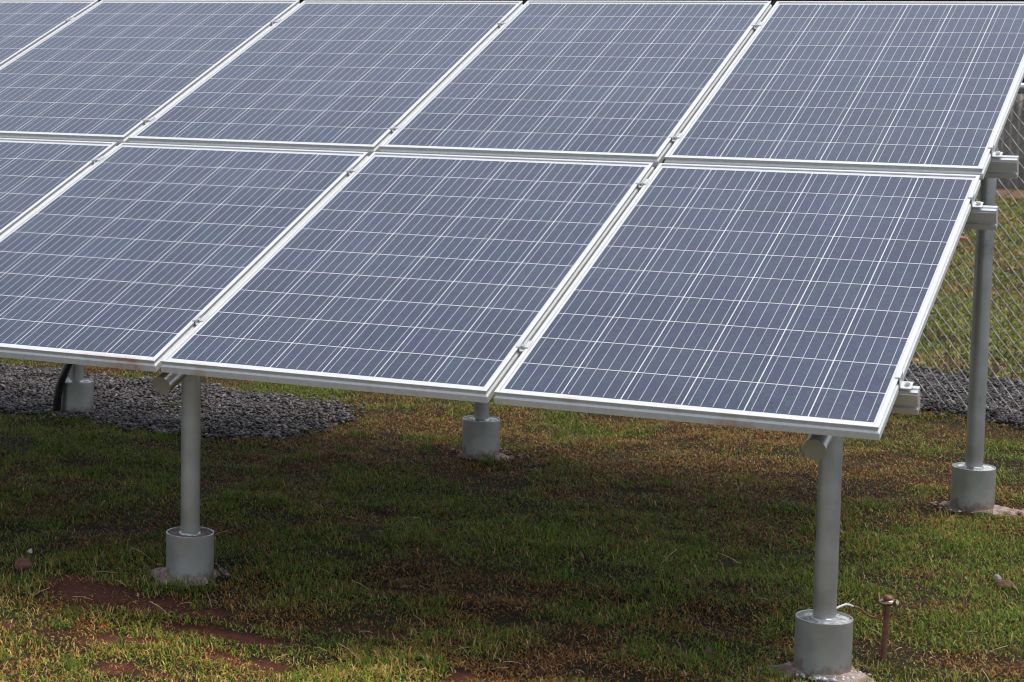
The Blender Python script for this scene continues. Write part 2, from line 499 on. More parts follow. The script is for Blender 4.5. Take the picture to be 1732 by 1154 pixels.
def sheet(name, poly, z, mat, label, step=0.1, jitter=0.04):
    """flat-ish sheet with an uneven edge that follows the ground"""
    pts = []
    n = len(poly)
    for i in range(n):
        a = np.array(poly[i]); b = np.array(poly[(i + 1) % n])
        k = max(1, int(np.linalg.norm(b - a) / step))
        for t in range(k):
            p = a + (b - a) * t / k
            pts.append(p + (rng.random(2) - 0.5) * jitter)
    pts = np.array(pts)
    bm = bmesh.new()
    vs = [bm.verts.new((p[0], p[1], z)) for p in pts]
    f = bm.faces.new(vs)
    bmesh.ops.triangulate(bm, faces=[f])
    bmesh.ops.subdivide_edges(bm, edges=[e for e in bm.edges if e.calc_length() > 0.3], cuts=5, use_grid_fill=True)
    bmesh.ops.triangulate(bm, faces=bm.faces[:])
    for v in bm.verts: v.co.z = z + float(ground_z(np.array([v.co.x]), np.array([v.co.y]))[0])
    me = bpy.data.meshes.new(name); bm.to_mesh(me); bm.free()
    me.materials.append(mat)
    o = bpy.data.objects.new(name, me); C.objects.link(o)
    tag(o, label, kind='structure')
    return o


M_gravelbed = noisy_mat("gravel_bed", [(0.3, (0.016, 0.013, 0.012)), (0.5, (0.045, 0.038, 0.036)), (0.7, (0.09, 0.075, 0.07))], 60, 0.9, 0, 1.0, 0.02, 60)
sheet("gravel_bed", GRAVEL, 0.008, M_gravelbed, "dark bed under the crushed stone beneath the array")
sheet("gravel_path", STRIP, 0.008, M_gravelbed, "dark crushed stone strip along the foot of the chain link fence")
M_redsoil = noisy_mat("bare_red_soil", [(0.3, (0.09, 0.055, 0.028)), (0.6, (0.15, 0.085, 0.045))], 3, 0.95, 0, 0.8, 0.03, 12)
sheet("soil_strip", [(-9, 16.9), (-5, 16.6), (-2, 16.9), (1, 16.7), (6, 17.0), (6, 18.4), (-9, 18.4)], 0.01, M_redsoil, "bare red soil strip along the foot of the grey sheet wall", 0.5, 0.3)


def chips(name, poly, dens, label, size=(0.006, 0.0145), seed=0, x_lo=-9):
    P = np.array(poly)
    lo, hi = P.min(0), P.max(0)
    lo[0] = max(lo[0], x_lo)
    A = (hi - lo).prod()
    n = int(A * dens)
    x = lo[0] + rng.random(n) * (hi[0] - lo[0]); y = lo[1] + rng.random(n) * (hi[1] - lo[1])
    jx = x + (fbm(x, y, 9, 2, 3) - 0.5) * 0.22; jy = y + (fbm(x, y, 9, 2, 4) - 0.5) * 0.22
    k = in_poly(jx, jy, poly) & (rng.random(n) > 0.25 * fbm(x, y, 6, 2, 2))
    far = in_poly(x + rng.normal(0, 0.10, n), y + rng.normal(0, 0.09, n), poly)
    k |= far & (rng.random(n) < 0.22)
    x, y = x[k], y[k]; n = len(x)
    base = np.array([(1, 0, 0), (0.25, 0.95, 0.1), (-0.8, 0.6, -0.1), (-0.85, -0.5, 0.1), (0.1, -1, 0), (0.1, 0.15, 1), (-0.15, -0.1, -0.9)], float)
    tris = np.array([(0, 1, 5), (1, 2, 5), (2, 3, 5), (3, 4, 5), (4, 0, 5), (1, 0, 6), (2, 1, 6), (3, 2, 6), (4, 3, 6), (0, 4, 6)])
    V = base[None] * (1 + (rng.random((n, 7, 3)) - 0.5) * 0.7)
    s = size[0] + (size[1] - size[0]) * rng.random(n) ** 1.5
    V = V * np.stack([s * (0.8 + rng.random(n) * 0.7), s * (0.5 + rng.random(n) * 0.5), s * (0.22 + rng.random(n) * 0.3)], 1)[:, None]
    a = rng.random(n) * 6.283; t = (rng.random(n) - 0.5) * 1.3
    ct, st = np.cos(t), np.sin(t)
    X1 = V[..., 0] * ct[:, None] - V[..., 2] * st[:, None]; Z1 = V[..., 0] * st[:, None] + V[..., 2] * ct[:, None]
    ca, sa = np.cos(a), np.sin(a)
    X2 = X1 * ca[:, None] - V[..., 1] * sa[:, None]; Y2 = X1 * sa[:, None] + V[..., 1] * ca[:, None]
    z0 = ground_z(x, y) + 0.008 + rng.random(n) * 0.012
    co = np.stack([X2 + x[:, None], Y2 + y[:, None], Z1 + z0[:, None]], -1).reshape(-1, 3)
    F = (tris[None] + (np.arange(n) * 7)[:, None, None]).reshape(-1, 3)
    g = 0.026 + 0.105 * rng.random(n) ** 2.0
    g = np.where(rng.random(n) < 0.05, 0.22, g)
    red = rng.random(n) ** 2
    col = np.stack([g * (1.05 + 0.4 * red), g * (1 - 0.02 * red), g * (0.98 + 0.04 * (1 - red))], 1)
    fast_mesh(name, co, F, np.repeat(col, 7, 0), M_chip, label, 'gravel')


def fast_mesh(name, co, F, col, mat, label, cat=None, kind='stuff', parent=None, group=None):
    me = bpy.data.meshes.new(name)
    nv, nf, k = len(co), len(F), F.shape[1]
    me.vertices.add(nv); me.vertices.foreach_set("co", co.astype(np.float32).ravel())
    me.loops.add(nf * k); me.loops.foreach_set("vertex_index", F.astype(np.int32).ravel())
    me.polygons.add(nf); me.polygons.foreach_set("loop_start", np.arange(0, nf * k, k, dtype=np.int32))
    me.update(calc_edges=True)
    ca = me.color_attributes.new("Col", 'FLOAT_COLOR', 'POINT')
    ca.data.foreach_set("color", np.concatenate([col, np.ones((nv, 1))], 1).astype(np.float32).ravel())
    me.materials.append(mat)
    me.validate()
    o = bpy.data.objects.new(name, me); C.objects.link(o)
    if parent: o.parent = parent
    else: tag(o, label, cat, group, kind)
    return o


chips("gravel", GRAVEL, 11000, "dark angular crushed stone spread under the rear edge of the array", seed=1, x_lo=-6.2)
chips("gravel", STRIP, 7500, "dark crushed stone lying in a strip along the chain link fence", seed=2, x_lo=-2.6)

# ------------------------------------------------------------------ grass
def blades(x, y, L, Wd, bend, col, azm=None):
    n = len(x)
    a = rng.random(n) * 6.283 if azm is None else azm
    dx, dy = np.cos(a), np.sin(a)
    tilt = bend
    z0 = ground_z(x, y) - 0.002
    h1 = L * 0.5 * np.cos(tilt * 0.6); r1 = L * 0.5 * np.sin(tilt * 0.6)
    h2 = h1 + L * 0.5 * np.cos(np.minimum(tilt * 1.6, 1.9)); r2 = r1 + L * 0.5 * np.sin(np.minimum(tilt * 1.6, 1.9))
    h2 = np.maximum(h2, 0.003)
    px, py = -dy * Wd / 2, dx * Wd / 2
    fold = Wd * 0.15
    v = np.empty((n, 5, 3))
    v[:, 0] = np.stack([x - px * .7, y - py * .7, z0], 1); v[:, 1] = np.stack([x + px * .7, y + py * .7, z0], 1)
    v[:, 2] = np.stack([x + dx * r1 - px, y + dy * r1 - py, z0 + h1 + fold], 1); v[:, 3] = np.stack([x + dx * r1 + px, y + dy * r1 + py, z0 + h1], 1)
    v[:, 4] = np.stack([x + dx * r2, y + dy * r2, z0 + h2], 1)
    F = np.array([(0, 1, 3), (0, 3, 2), (2, 3, 4)])
    return v.reshape(-1, 3), (F[None] + (np.arange(n) * 5)[:, None, None]).reshape(-1, 3), np.repeat(col, 5, 0)


def blade_colors(x, y, brown):
    """each blade's own colour: green, straw, or red-brown dry"""
    n = len(x)
    g = np.array([(0.085, 0.135, 0.017), (0.125, 0.170, 0.022), (0.055, 0.105, 0.016), (0.165, 0.180, 0.034)])[rng.integers(0, 4, n)]
    s = np.array([(0.28, 0.19, 0.08), (0.36, 0.25, 0.12), (0.24, 0.14, 0.05), (0.20, 0.13, 0.035)])[rng.integers(0, 4, n)]
    r = np.array([(0.17, 0.062, 0.022), (0.12, 0.046, 0.018), (0.22, 0.095, 0.032), (0.075, 0.032, 0.015)])[rng.integers(0, 4, n)]
    q = rng.random(n)
    ps = 0.10 + 0.20 * np.clip(1.0 - y, 0, 1.2) + 0.20 * brown; pr = 0.04 + 0.66 * brown
    c = np.where((q < ps)[:, None], s, np.where((q < ps + pr)[:, None], r, g))
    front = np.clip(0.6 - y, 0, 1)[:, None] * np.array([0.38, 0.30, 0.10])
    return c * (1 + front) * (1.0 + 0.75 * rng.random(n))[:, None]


def grass_near():
    n = 1050000
    x = -6.4 + rng.random(n) * 8.0; y = -1.5 + rng.random(n) * 7.0
    # keep the wedge the camera and its neighbours can see
    left = -2.75 - (y + 0.78) * 0.68
    right = 0.95 - (y - 0.55) * 0.02
    k = (x > left) & (x < right) & (y > -1.4)
    x, y = x[k], y[k]
    dens = np.clip(1.0 - (y - 0.5) * 0.09, 0.55, 1)
    clump = fbm(x, y, 5.0, 3, 8)
    bm_ = bare_mask(x, y)
    keep = rng.random(len(x)) < dens * np.clip(0.55 + 1.7 * (clump - 0.3), 0.35, 1) * (1 - np.clip(1.15 * bm_, 0, 1) * (0.62 + 0.34 * (fbm(x, y, 18, 3, 31) > 0.47)))
    gj = (fbm(x, y, 9, 2, 3) - 0.5) * 0.22; gk = (fbm(x, y, 9, 2, 4) - 0.5) * 0.22
    ing = in_poly(x + gj, y + gk, GRAVEL) | in_poly(x + gj, y + gk, STRIP)
    inner = in_poly(x + gj + rng.normal(0, 0.08, len(x)), y + gk + rng.normal(0, 0.08, len(x)), GRAVEL)
    keep &= ~ing | (rng.random(len(x)) < 0.012) | (ing & ~inner & (fbm(x, y, 12, 2, 6) > 0.42) & (rng.random(len(x)) < 0.75))
    for px, py in POSTS.values():
        keep &= np.hypot(x - px, y - py) > 0.078
        keep &= (np.hypot(x - px, y - py) > 0.125) | (rng.random(len(x)) < 0.25)
    x, y, clump, bm_ = x[keep], y[keep], clump[keep], bm_[keep]
    n = len(x)
    zone = np.clip((y - 2.2) / 0.9, 0, 1) * np.clip((x + 6) / 2, 0, 1)
    patch = fbm(x, y, 1.7, 4, 11)
    patch2 = fbm(x, y, 5.5, 3, 12)
    br = np.clip((patch - 0.50) * 2.6 + (patch2 - 0.5) * 2.2 + 0.16 + zone * 0.34, 0, 0.80)
    br = np.maximum(br, np.clip(bm_ * 1.2, 0, 0.9))
    grn = np.exp(-(((x + 0.1) / 0.9) ** 2 + ((y - 2.1) / 0.5) ** 2))
    br *= (1 - 0.55 * grn)
    col = blade_colors(x, y, br)
    L = (0.013 + 0.019 * rng.random(n)) * (0.55 + 1.1 * clump) * (1 - 0.25 * br)
    long_ = rng.random(n) < 0.02
    L = np.where(long_, L * 1.9, L)
    Wd = (0.0019 + 0.0018 * rng.random(n)) * np.where(long_, 0.6, 1)
    bend = 0.35 + 1.25 * rng.random(n) + 0.35 * br
    # longer tufts and a few broad-leaved weeds standing up out of the turf
    tx, ty, tl, tc = [], [], [], []
    cents = [(-2.75, 2.25), (-2.45, 2.42), (-3.9, 2.46), (-3.72, 2.4), (-2.0, 0.28), (-2.08, 0.27), (-0.1, 0.46), (-0.27, 0.25), (-1.9, 2.5), (-0.05, 2.5), (-0.2, 2.48)]
    cents += [(rng.uniform(-3.6, 0.6), rng.uniform(-0.8, 3.2)) for _ in range(110)]
    for cx, cy in cents:
        m_ = int(rng.integers(14, 42))
        tx.append(cx + rng.normal(0, 0.022, m_)); ty.append(cy + rng.normal(0, 0.022, m_)); tl.append(rng.uniform(0.025, 0.058, m_))
        g_ = np.array([(0.085, 0.150, 0.020), (0.12, 0.18, 0.025), (0.22, 0.19, 0.06)])[rng.choice(3, p=[.5, .35, .15])]
        tc.append(g_ * rng.uniform(0.8, 1.3, (m_, 1)))
    tx, ty, tl, tc = np.concatenate(tx), np.concatenate(ty), np.concatenate(tl), np.concatenate(tc)
    ok = np.ones(len(tx), bool)
    for px, py in POSTS.values(): ok &= np.hypot(tx - px, ty - py) > 0.085
    tx, ty, tl, tc = tx[ok], ty[ok], tl[ok], tc[ok]
    x = np.concatenate([x, tx]); y = np.concatenate([y, ty]); L = np.concatenate([L, tl]); Wd = np.concatenate([Wd, 0.0028 + 0.0012 * rng.random(len(tx))])
    bend = np.concatenate([bend, 0.2 + 0.9 * rng.random(len(tx))]); col = np.concatenate([col, tc])
    co, F, cc = blades(x, y, L, Wd, bend, col)
    fast_mesh("grass", co, F, cc, M_blade, "short patchy lawn of green, straw and red-brown blades around and under the solar array", "grass")
    return n


def grass_far():
    n = 210000
    y = 5.2 + rng.random(n) ** 1.25 * 12.5
    x = -5.5 + rng.random(n) * 8.0
    mid = -0.45 - (y - 5.5) * 0.115
    k = (np.abs(x - mid) < 1.7 + 0.05 * y)
    x, y = x[k], y[k]
    clump = fbm(x, y, 2.5, 3, 21)
    gj = (fbm(x, y, 9, 2, 3) - 0.5) * 0.22; gk = (fbm(x, y, 9, 2, 4) - 0.5) * 0.22
    keep = (rng.random(len(x)) < np.clip(0.4 + 1.6 * (clump - 0.3), 0.2, 1)) & ~in_poly(x + gj, y + gk, STRIP)
    keep &= (y < 16.6 + (fbm(x, y, 1.1, 2, 9) - 0.5) * 1.5)
    x, y, clump = x[keep], y[keep], clump[keep]
    n = len(x)
    br = np.clip((fbm(x, y * 2.2, 0.9, 4, 23) - 0.50) * 3.4 + 0.08, 0, 1)
    col = blade_colors(x, y, br)
    col = (col * 0.60 + 0.40 * np.array([0.24, 0.22, 0.085])) * 1.08
    L = 0.03 + 0.03 * rng.random(n)
    Wd = 0.005 + 0.006 * rng.random(n) + 0.0003 * y
    bend = 0.3 + 1.2 * rng.random(n)
    co, F, cc = blades(x, y, L, Wd, bend, col)
    fast_mesh("grass", co, F, cc, M_blade, "yellowish green rough grass with brown patches beyond the chain link fence", "grass")


grass_near()
grass_far()

# ------------------------------------------------------------------ SOLAR PANELS
TILT = 0.321121
W_, H_ = 0.992, 1.65
GU, GV = 0.0208, 0.0529
ct, st = math.cos(TILT), math.sin(TILT)


def P(u, v, n=0.0):
    """point of the tilted array plane in world space"""
    return Vector((u, v * ct - n * st, GZ + v * st + n * ct))


def frame_mesh():
    prof = [(0.0007, 0), (0, -0.0007), (0.0036, -0.0130), (-0.0010, -0.0180), (-0.0010, -0.0360), (0.028, -0.0360), (0.028, -0.0345),
            (0.006, -0.0345), (0.006, -0.0050), (0.011, -0.0040), (0.011, -0.0004), (0.0106, 0)]
    vs = []
    for i, z in prof:
        vs += [(i, i, z), (W_ - i, i, z), (W_ - i, H_ - i, z), (i, H_ - i, z)]
    n = len(prof)
    fs = []
    for a in range(n):
        b = (a + 1) % n
        for k in range(4):
            k2 = (k + 1) % 4
            fs.append((a * 4 + k, b * 4 + k, b * 4 + k2, a * 4 + k2))
    return vs, fs


def cell_sheet_mesh():
    mb = MB()
    mb.box(0.0068, W_ - 0.0068, 0.0068, H_ - 0.0068, -0.0088, -0.0046, 0)
    pu, pv = 0.1597, 0.1593
    cu, cv = 0.1566, 0.1556
    u0 = (W_ - (6 * pu - (pu - cu))) / 2; v0 = (H_ - (10 * pv - (pv - cv))) / 2
    ncell = []
    for i in range(6):
        for j in range(10):
            x0 = u0 + i * pu; y0 = v0 + j * pv
            c = 0.0015; z = -0.0044
            x1, y1 = x0 + cu, y0 + cv
            mb.add([(x0 + c, y0, z), (x1 - c, y0, z), (x1, y0 + c, z), (x1, y1 - c, z), (x1 - c, y1, z), (x0 + c, y1, z), (x0, y1 - c, z), (x0, y0 + c, z)],
                   [tuple(range(8))], 1)
    for i in range(6):
        for k in range(5):
            xc = u0 + i * pu + cu * (k + 0.5) / 5
            mb.box(xc - 0.0008, xc + 0.0008, v0 + 0.004, v0 + 10 * pv - 0.006, -0.0044, -0.0042, 2)
    return mb


fv, ff = frame_mesh()
root0 = empty("solar_panel")
frame0 = mesh_obj("frame", fv, ff, M_frame, root0)
cm = cell_sheet_mesh()
cell0 = cm.build("cell_sheet", [M_back, M_cell, M_ribbon], root0)
ca = cell0.data.color_attributes.new("Col", 'FLOAT_COLOR', 'CORNER')


def color_cells(me):
    arr = np.ones((len(me.loops), 4), np.float32)
    for p in me.polygons:
        b = 0.0165 + rng.random() * 0.004
        t = rng.random()
        col = (b * (0.92 + 0.12 * t), b * (1.42 + 0.14 * (1 - t)), b * (3.25 + 0.2 * rng.random()), 1)
        for li in p.loop_indices: arr[li] = col
    me.color_attributes["Col"].data.foreach_set("color", arr.ravel())


color_cells(cell0.data)
jb0 = MB(); jb0.box(W_ / 2 - 0.06, W_ / 2 + 0.06, H_ - 0.20, H_ - 0.10, -0.030, -0.0090)
jbo = jb0.build("junction_box", M_black, root0)

low_lab = ["lower row solar panel at the right corner, above the right-hand front post",
           "lower row solar panel second from the right, its corner above the left-hand front post",
           "lower row solar panel third from the right, cut off at the left of the photo",
           "lower row solar panel fourth from the right, only its upper right corner in the photo",
           "lower row solar panel fifth from the right, beyond the left of the photo"]
up_lab = ["upper row solar panel at the right end, nearest the chain link fence",
          "upper row solar panel second from the right end of the row",
          "upper row solar panel third from the right, in the middle of the row",
          "upper row solar panel fourth from the right, over the left part of the lower row",
          "upper row solar panel fifth from the right, at the top left corner of the photo"]
first = True
for row in (0, 1):
    for c in range(5):
        u = -c * (W_ + GU) - W_
        v = row * (H_ + GV)
        if first:
            r = root0; first = False
        else:
            r = root0.copy(); C.objects.link(r)
            for ch in (frame0, cell0, jbo):
                k = ch.copy(); C.objects.link(k); k.parent = r
                if ch is cell0:
                    k.data = ch.data.copy(); color_cells(k.data)
        dn = [0.0, 0.0004, -0.0006, 0.0003, 0][c] * (1 + row)
        r.location = P(u, v, dn)
        r.rotation_euler = (TILT, 0, 0)
        tag(r, (low_lab if row == 0 else up_lab)[c], "solar panel", "solar panels of the tilted array")

# ------------------------------------------------------------------ RAILS with their clamps
RT, RB = -0.0372, -0.1002                    # top and bottom of the rail along the array normal


def rail_profile():
    # (y, z) with z relative to the rail top, front side at y = 0, 40 mm wide
    return [(0, -0.006), (0, -0.004), (0.0008, 0), (0.015, 0), (0.015, -0.009), (0.025, -0.009), (0.025, 0), (0.0392, 0), (0.040, -0.002), (0.040, -0.063), (0, -0.063),
            (-0.0003, -0.0475), (0.012, -0.0465), (0.0135, -0.0380), (0.0002, -0.0365), (0.0002, -0.0075), (-0.0012, -0.0068)]


def z_clamp(mb):
    # lip over the frame, wall down its side, foot out on the rail; local x outward from frame edge, y along slope
    t = 0.003
    pr = [(-0.0085, 0.0035), (-0.0085, 0.0006), (0.0012, 0.0006), (0.0012, -0.0260), (0.0022, -0.0300), (0.0300, -0.0300), (0.0300, -0.0265), (0.0060, -0.0265), (0.0042, -0.0250), (0.0042, 0.0028), (0.0035, 0.0035)]
    n = len(pr); y0, y1 = 0.0, 0.040
    mb.add([(x, y0, z) for x, z in pr] + [(x, y1, z) for x, z in pr],
           [(i, n + i, n + (i + 1) % n, (i + 1) % n) for i in range(n)] + [tuple(range(n)), tuple(range(n, 2 * n))[::-1]])


def u_clamp(mb):
    g = GU
    pr = [(-0.0075, 0.0030), (-0.0075, 0.0004), (0.0008, 0.0004), (0.0008, -0.013), (g - 0.0008, -0.013), (g - 0.0008, 0.0006), (g + 0.0085, 0.0006), (g + 0.0085, 0.0036),
          (g - 0.0034, 0.0036), (g - 0.0034, -0.0100), (0.0034, -0.0100), (0.0034, 0.0036)]
    n = len(pr); y0, y1 = 0.0, 0.040
    mb.add([(x, y0, z) for x, z in pr] + [(x, y1, z) for x, z in pr],
           [(i, n + i, n + (i + 1) % n, (i + 1) % n) for i in range(n)] + [tuple(range(n)), tuple(range(n, 2 * n))[::-1]])


def bolt_mesh():
    mb = MB()
    mb.lathe([(0.0001, 0), (0.0068, 0), (0.0072, 0.0006), (0.0072, 0.0016)], 20)
    mb.lathe([(0.0062, 0.0016), (0.0062, 0.0078), (0.0056, 0.0086), (0.0034, 0.0086), (0.0034, 0.0045), (0.0001, 0.0045)], 16)
    return mb


mz = MB(); z_clamp(mz); mz.box(0.012, 0.025, 0.0135, 0.0265, -0.0420, -0.0301); zo = mz.build("end_clamp", M_clamp, autos=30); Z_ME = zo.data
mu = MB(); u_clamp(mu); uo = mu.build("mid_clamp", M_clamp, autos=30); U_ME = uo.data
bo = bolt_mesh().build("bolt", M_bolt, autos=30); B_ME = bo.data
for o in (zo, uo, bo): bpy.data.objects.remove(o)

rails = [(0.265, 0.046, "lowest mounting rail, its cut end showing beside the lower right corner panel"),
         (1.463, 0.071, "rail under the top of the lower panels, ending before the tall rear post"),
         (1.872, 0.077, "rail under the bottom of the upper panels, ending before the fence"),
         (3.050, 0.080, "highest mounting rail, hidden under the top edge of the upper panels")]
for v, xr, lab in rails:
    r = empty("mounting_rail", P(0, v, RT), (TILT, 0, 0))
    tag(r, lab, "rail", "aluminium rails carrying the solar panels")
    mb = MB(); mb.prism_x(rail_profile(), -5.10, xr)
    mb.build("profile", M_rail, r, autos=30)
    for k in range(5):
        if k == 0:
            c_ = child("end_clamp", Z_ME, r, (0, 0, -RT)); bx = 0.0185
            child("bolt", B_ME, c_, (bx, 0.020, -0.0265))
        else:
            c_ = child("mid_clamp", U_ME, r, (-k * (W_ + GU) + 0.0, 0, -RT))
            child("bolt", B_ME, c_, (GU / 2, 0.020, -0.0100))

# ------------------------------------------------------------------ POSTS
TUBE_N = -0.1305
TUBE_R = 0.030


def post(name_key, label, top_y, brown=False, sink=0.0, zs=0.150, group=None):
    px, py = POSTS[name_key]
    r = empty("support_post", (px, py, 0)); tag(r, label, "post", "grey steel posts under the array")
    ztop = GZ + top_y
    mb = MB()
    prof = [(0.0302, zs - 0.02)] + [(0.0302 + 0.00025 * math.sin(i * 1.9), zs - 0.02 + (ztop - zs + 0.02) * i / 14) for i in range(1, 15)]
    mb.lathe(prof, 40)
    # collar of weld and paint at the foot of the pole
    mb.lathe([(0.0302, zs + 0.003), (0.0325, zs + 0.001), (0.0345, zs - 0.004), (0.036, zs - 0.009)], 40, wob=0.02)
    # small runs of thick paint down one side
    for i in range(7):
        z = zs + 0.1 + (ztop - zs - 0.2) * random.random(); a = -1.15 + random.uniform(-0.12, 0.12)
        mb.tube([(0.0300 * math.cos(a), 0.0300 * math.sin(a), z), (0.0306 * math.cos(a), 0.0306 * math.sin(a), z - 0.006), (0.0300 * math.cos(a), 0.0300 * math.sin(a), z - 0.016)], [0.0004, 0.0014, 0.0004], 6)
    mb.build("pole", M_paint, r, autos=35)
    s = MB()
    R = 0.0745
    s.lathe([(R, -0.10 - sink), (R, zs * 0.3), (R, zs * 0.7), (R, zs - 0.0012), (R - 0.0008, zs), (R - 0.0030, zs), (R - 0.0036, zs - 0.001), (R - 0.0036, zs - 0.02)], 64)
    so = s.build("sleeve", M_paint, r, autos=15)
    f = MB()
    seg = 48; vs = []; rad = [0.0290, 0.036, 0.045, 0.055, 0.064, R - 0.0036]
    for ri in rad:
        for k in range(seg):
            a = 2 * math.pi * k / seg
            vs.append((ri * math.cos(a), ri * math.sin(a), zs - 0.0045 + random.uniform(-0.0018, 0.0022)))
    f.add(vs, [(j * seg + k, j * seg + (k + 1) % seg, (j + 1) * seg + (k + 1) % seg, (j + 1) * seg + k) for j in range(len(rad) - 1) for k in range(seg)])
    f.build("mortar_fill", M_fill_brown if brown else M_fill, so)
    return r


def spill(parent, rx, ry, ox=0, oy=0, mat=M_mortar, h=0.014, silver=False, seed=1):
    """uneven skirt of spilled mortar around the foot"""
    rd = random.Random(seed)
    seg, rings = 56, 9
    ph = [rd.uniform(0, 6.28) for _ in range(6)]
    vs = []
    for j in range(rings):
        t = j / (rings - 1)
        for k in range(seg):
            a = 2 * math.pi * k / seg
            e = 1 + 0.16 * math.sin(2 * a + ph[0]) + 0.12 * math.sin(3 * a + ph[1]) + 0.09 * math.sin(5 * a + ph[2]) + 0.06 * math.sin(9 * a + ph[3])
            r0 = 0.072; x = math.cos(a) * (r0 + t * (rx * e - r0)) + ox * t; y = math.sin(a) * (r0 + t * (ry * e - r0)) + oy * t
            z = h * (1 - t) ** 0.8 + rd.uniform(-0.0035, 0.0035) * (1 - 0.3 * t) - 0.010 * t ** 3 + 0.004
            vs.append((x, y, z))
    mb = MB()
    mb.add(vs, [(j * seg + k, j * seg + (k + 1) % seg, (j + 1) * seg + (k + 1) % seg, (j + 1) * seg + k) for j in range(rings - 1) for k in range(seg)])
    # crumbs
    for i in range(46):
        a = rd.uniform(0, 6.28); q = rd.uniform(1.0, 1.75)
        x = math.cos(a) * rx * q * 0.8 + ox; y = math.sin(a) * ry * q * 0.8 + oy
        if math.hypot(x, y) < 0.08: continue
        s_ = rd.uniform(0.003, 0.009); z = s_ * 0.5 + 0.006
        pts = [(x + s_ * rd.uniform(.6, 1.3), y, z), (x, y + s_ * rd.uniform(.6, 1.2), z), (x - s_ * rd.uniform(.6, 1.3), y, z), (x, y - s_ * rd.uniform(.6, 1.2), z), (x, y, z + s_ * rd.uniform(.4, .9)), (x, y, z - s_)]
        mb.add(pts, [(0, 1, 4), (1, 2, 4), (2, 3, 4), (3, 0, 4), (1, 0, 5), (2, 1, 5), (3, 2, 5), (0, 3, 5)])
    gz = float(ground_z(np.array([parent.location.x]), np.array([parent.location.y]))[0])
    o = mb.build("mortar_spill", mat, parent)
    o.location.z = gz
    if silver:
        m2 = MB()
        for i in range(34):
            a = rd.uniform(-3.0, 0.2); q = rd.uniform(0.075, 0.098)
            x = math.cos(a) * q; y = math.sin(a) * q; s_ = rd.uniform(0.004, 0.010)
            pts = [(x + s_ * rd.uniform(.6, 1.5), y, .012), (x, y + s_, .012), (x - s_ * rd.uniform(.6, 1.5), y, .012), (x, y - s_, .012), (x, y, .012 + s_ * 0.7), (x, y, 0)]
            m2.add(pts, [(0, 1, 4), (1, 2, 4), (2, 3, 4), (3, 0, 4), (1, 0, 5), (2, 1, 5), (3, 2, 5), (0, 3, 5)])
        o2 = m2.build("paint_crumbs", M_silverspill, parent, smooth=True)
        o2.location.z = gz


def tube_z(y):   # height (above the array's lower edge) of the sloping beam's axis
    return y * math.tan(TILT) + TUBE_N / ct


p1 = post('front_right', "thick grey front post standing beside the rusty grounding rod", tube_z(0.389))
spill(p1, 0.125, 0.105, 0.01, -0.01, silver=True, seed=3)
p2 = post('front_left', "grey front post near the bare red soil patch at the left", tube_z(0.392), brown=True)
spill(p2, 0.120, 0.115, -0.025, 0.01, seed=5)
p3 = post('rear_right', "tall grey rear post standing in front of the chain link fence", tube_z(2.65))
spill(p3, 0.150, 0.085, 0.045, 0.0, h=0.008, seed=8)
p4 = post('rear_mid', "rear post seen under the gap between the two right-hand lower panels", tube_z(2.639))
spill(p4, 0.115, 0.10, 0.015, 0.0, h=0.009, seed=9)
p5 = post('rear_left', "rear post standing in the dark gravel beside the black conduit", tube_z(2.64), zs=0.141)


def beam(xa, ya, xb, yb, label):
    n = 24
    a = Vector((xa, ya, GZ + tube_z(ya))); b_ = Vector((xb, yb, GZ + tube_z(yb)))
    r = empty("support_beam", a); tag(r, label, "beam", "grey sloping tubes under the array")
    mb = MB(); mb.tube([(b_ - a) * i / n for i in range(n + 1)], TUBE_R, 40, caps=False)
    mb.build("tube", M_beam, r, autos=35)
    d = (b_ - a).normalized()
    c_ = MB(); c_.tube([-d * 0.0022, -d * 0.0002], [0.0296, 0.0300], 40)
    c_.build("end_cap", M_beam, r, autos=35)
    c2 = MB(); c2.tube([(b_ - a) + d * 0.0002, (b_ - a) + d * 0.0022], [0.0300, 0.0296], 40)
    c2.build("end_cap", M_beam, r, autos=35)


beam(-0.176, 0.126, -0.100, 3.06, "sloping support tube whose round end cap shows left of the right-hand front post")
beam(-2.068, 0.126, -1.955, 3.06, "sloping support tube whose round end cap shows left of the left-hand front post")
beam(-3.96, 0.126, -3.83, 3.06, "sloping support tube above the rear post that stands in the gravel")

# ------------------------------------------------------------------ grounding rod with its wire
g = empty("grounding_rod", (-0.068, 0.60, 0)); tag(g, "rusty copper grounding rod with a brass clamp beside the right front post", "ground rod")
mb = MB()
base = Vector((0.0, 0.0, -0.08)); top = Vector((0.009, 0.0, 0.170))
mb.tube([base + (top - base) * i / 8 for i in range(9)], 0.0078, 16)
mb.build("rod", M_copper, g, autos=40)
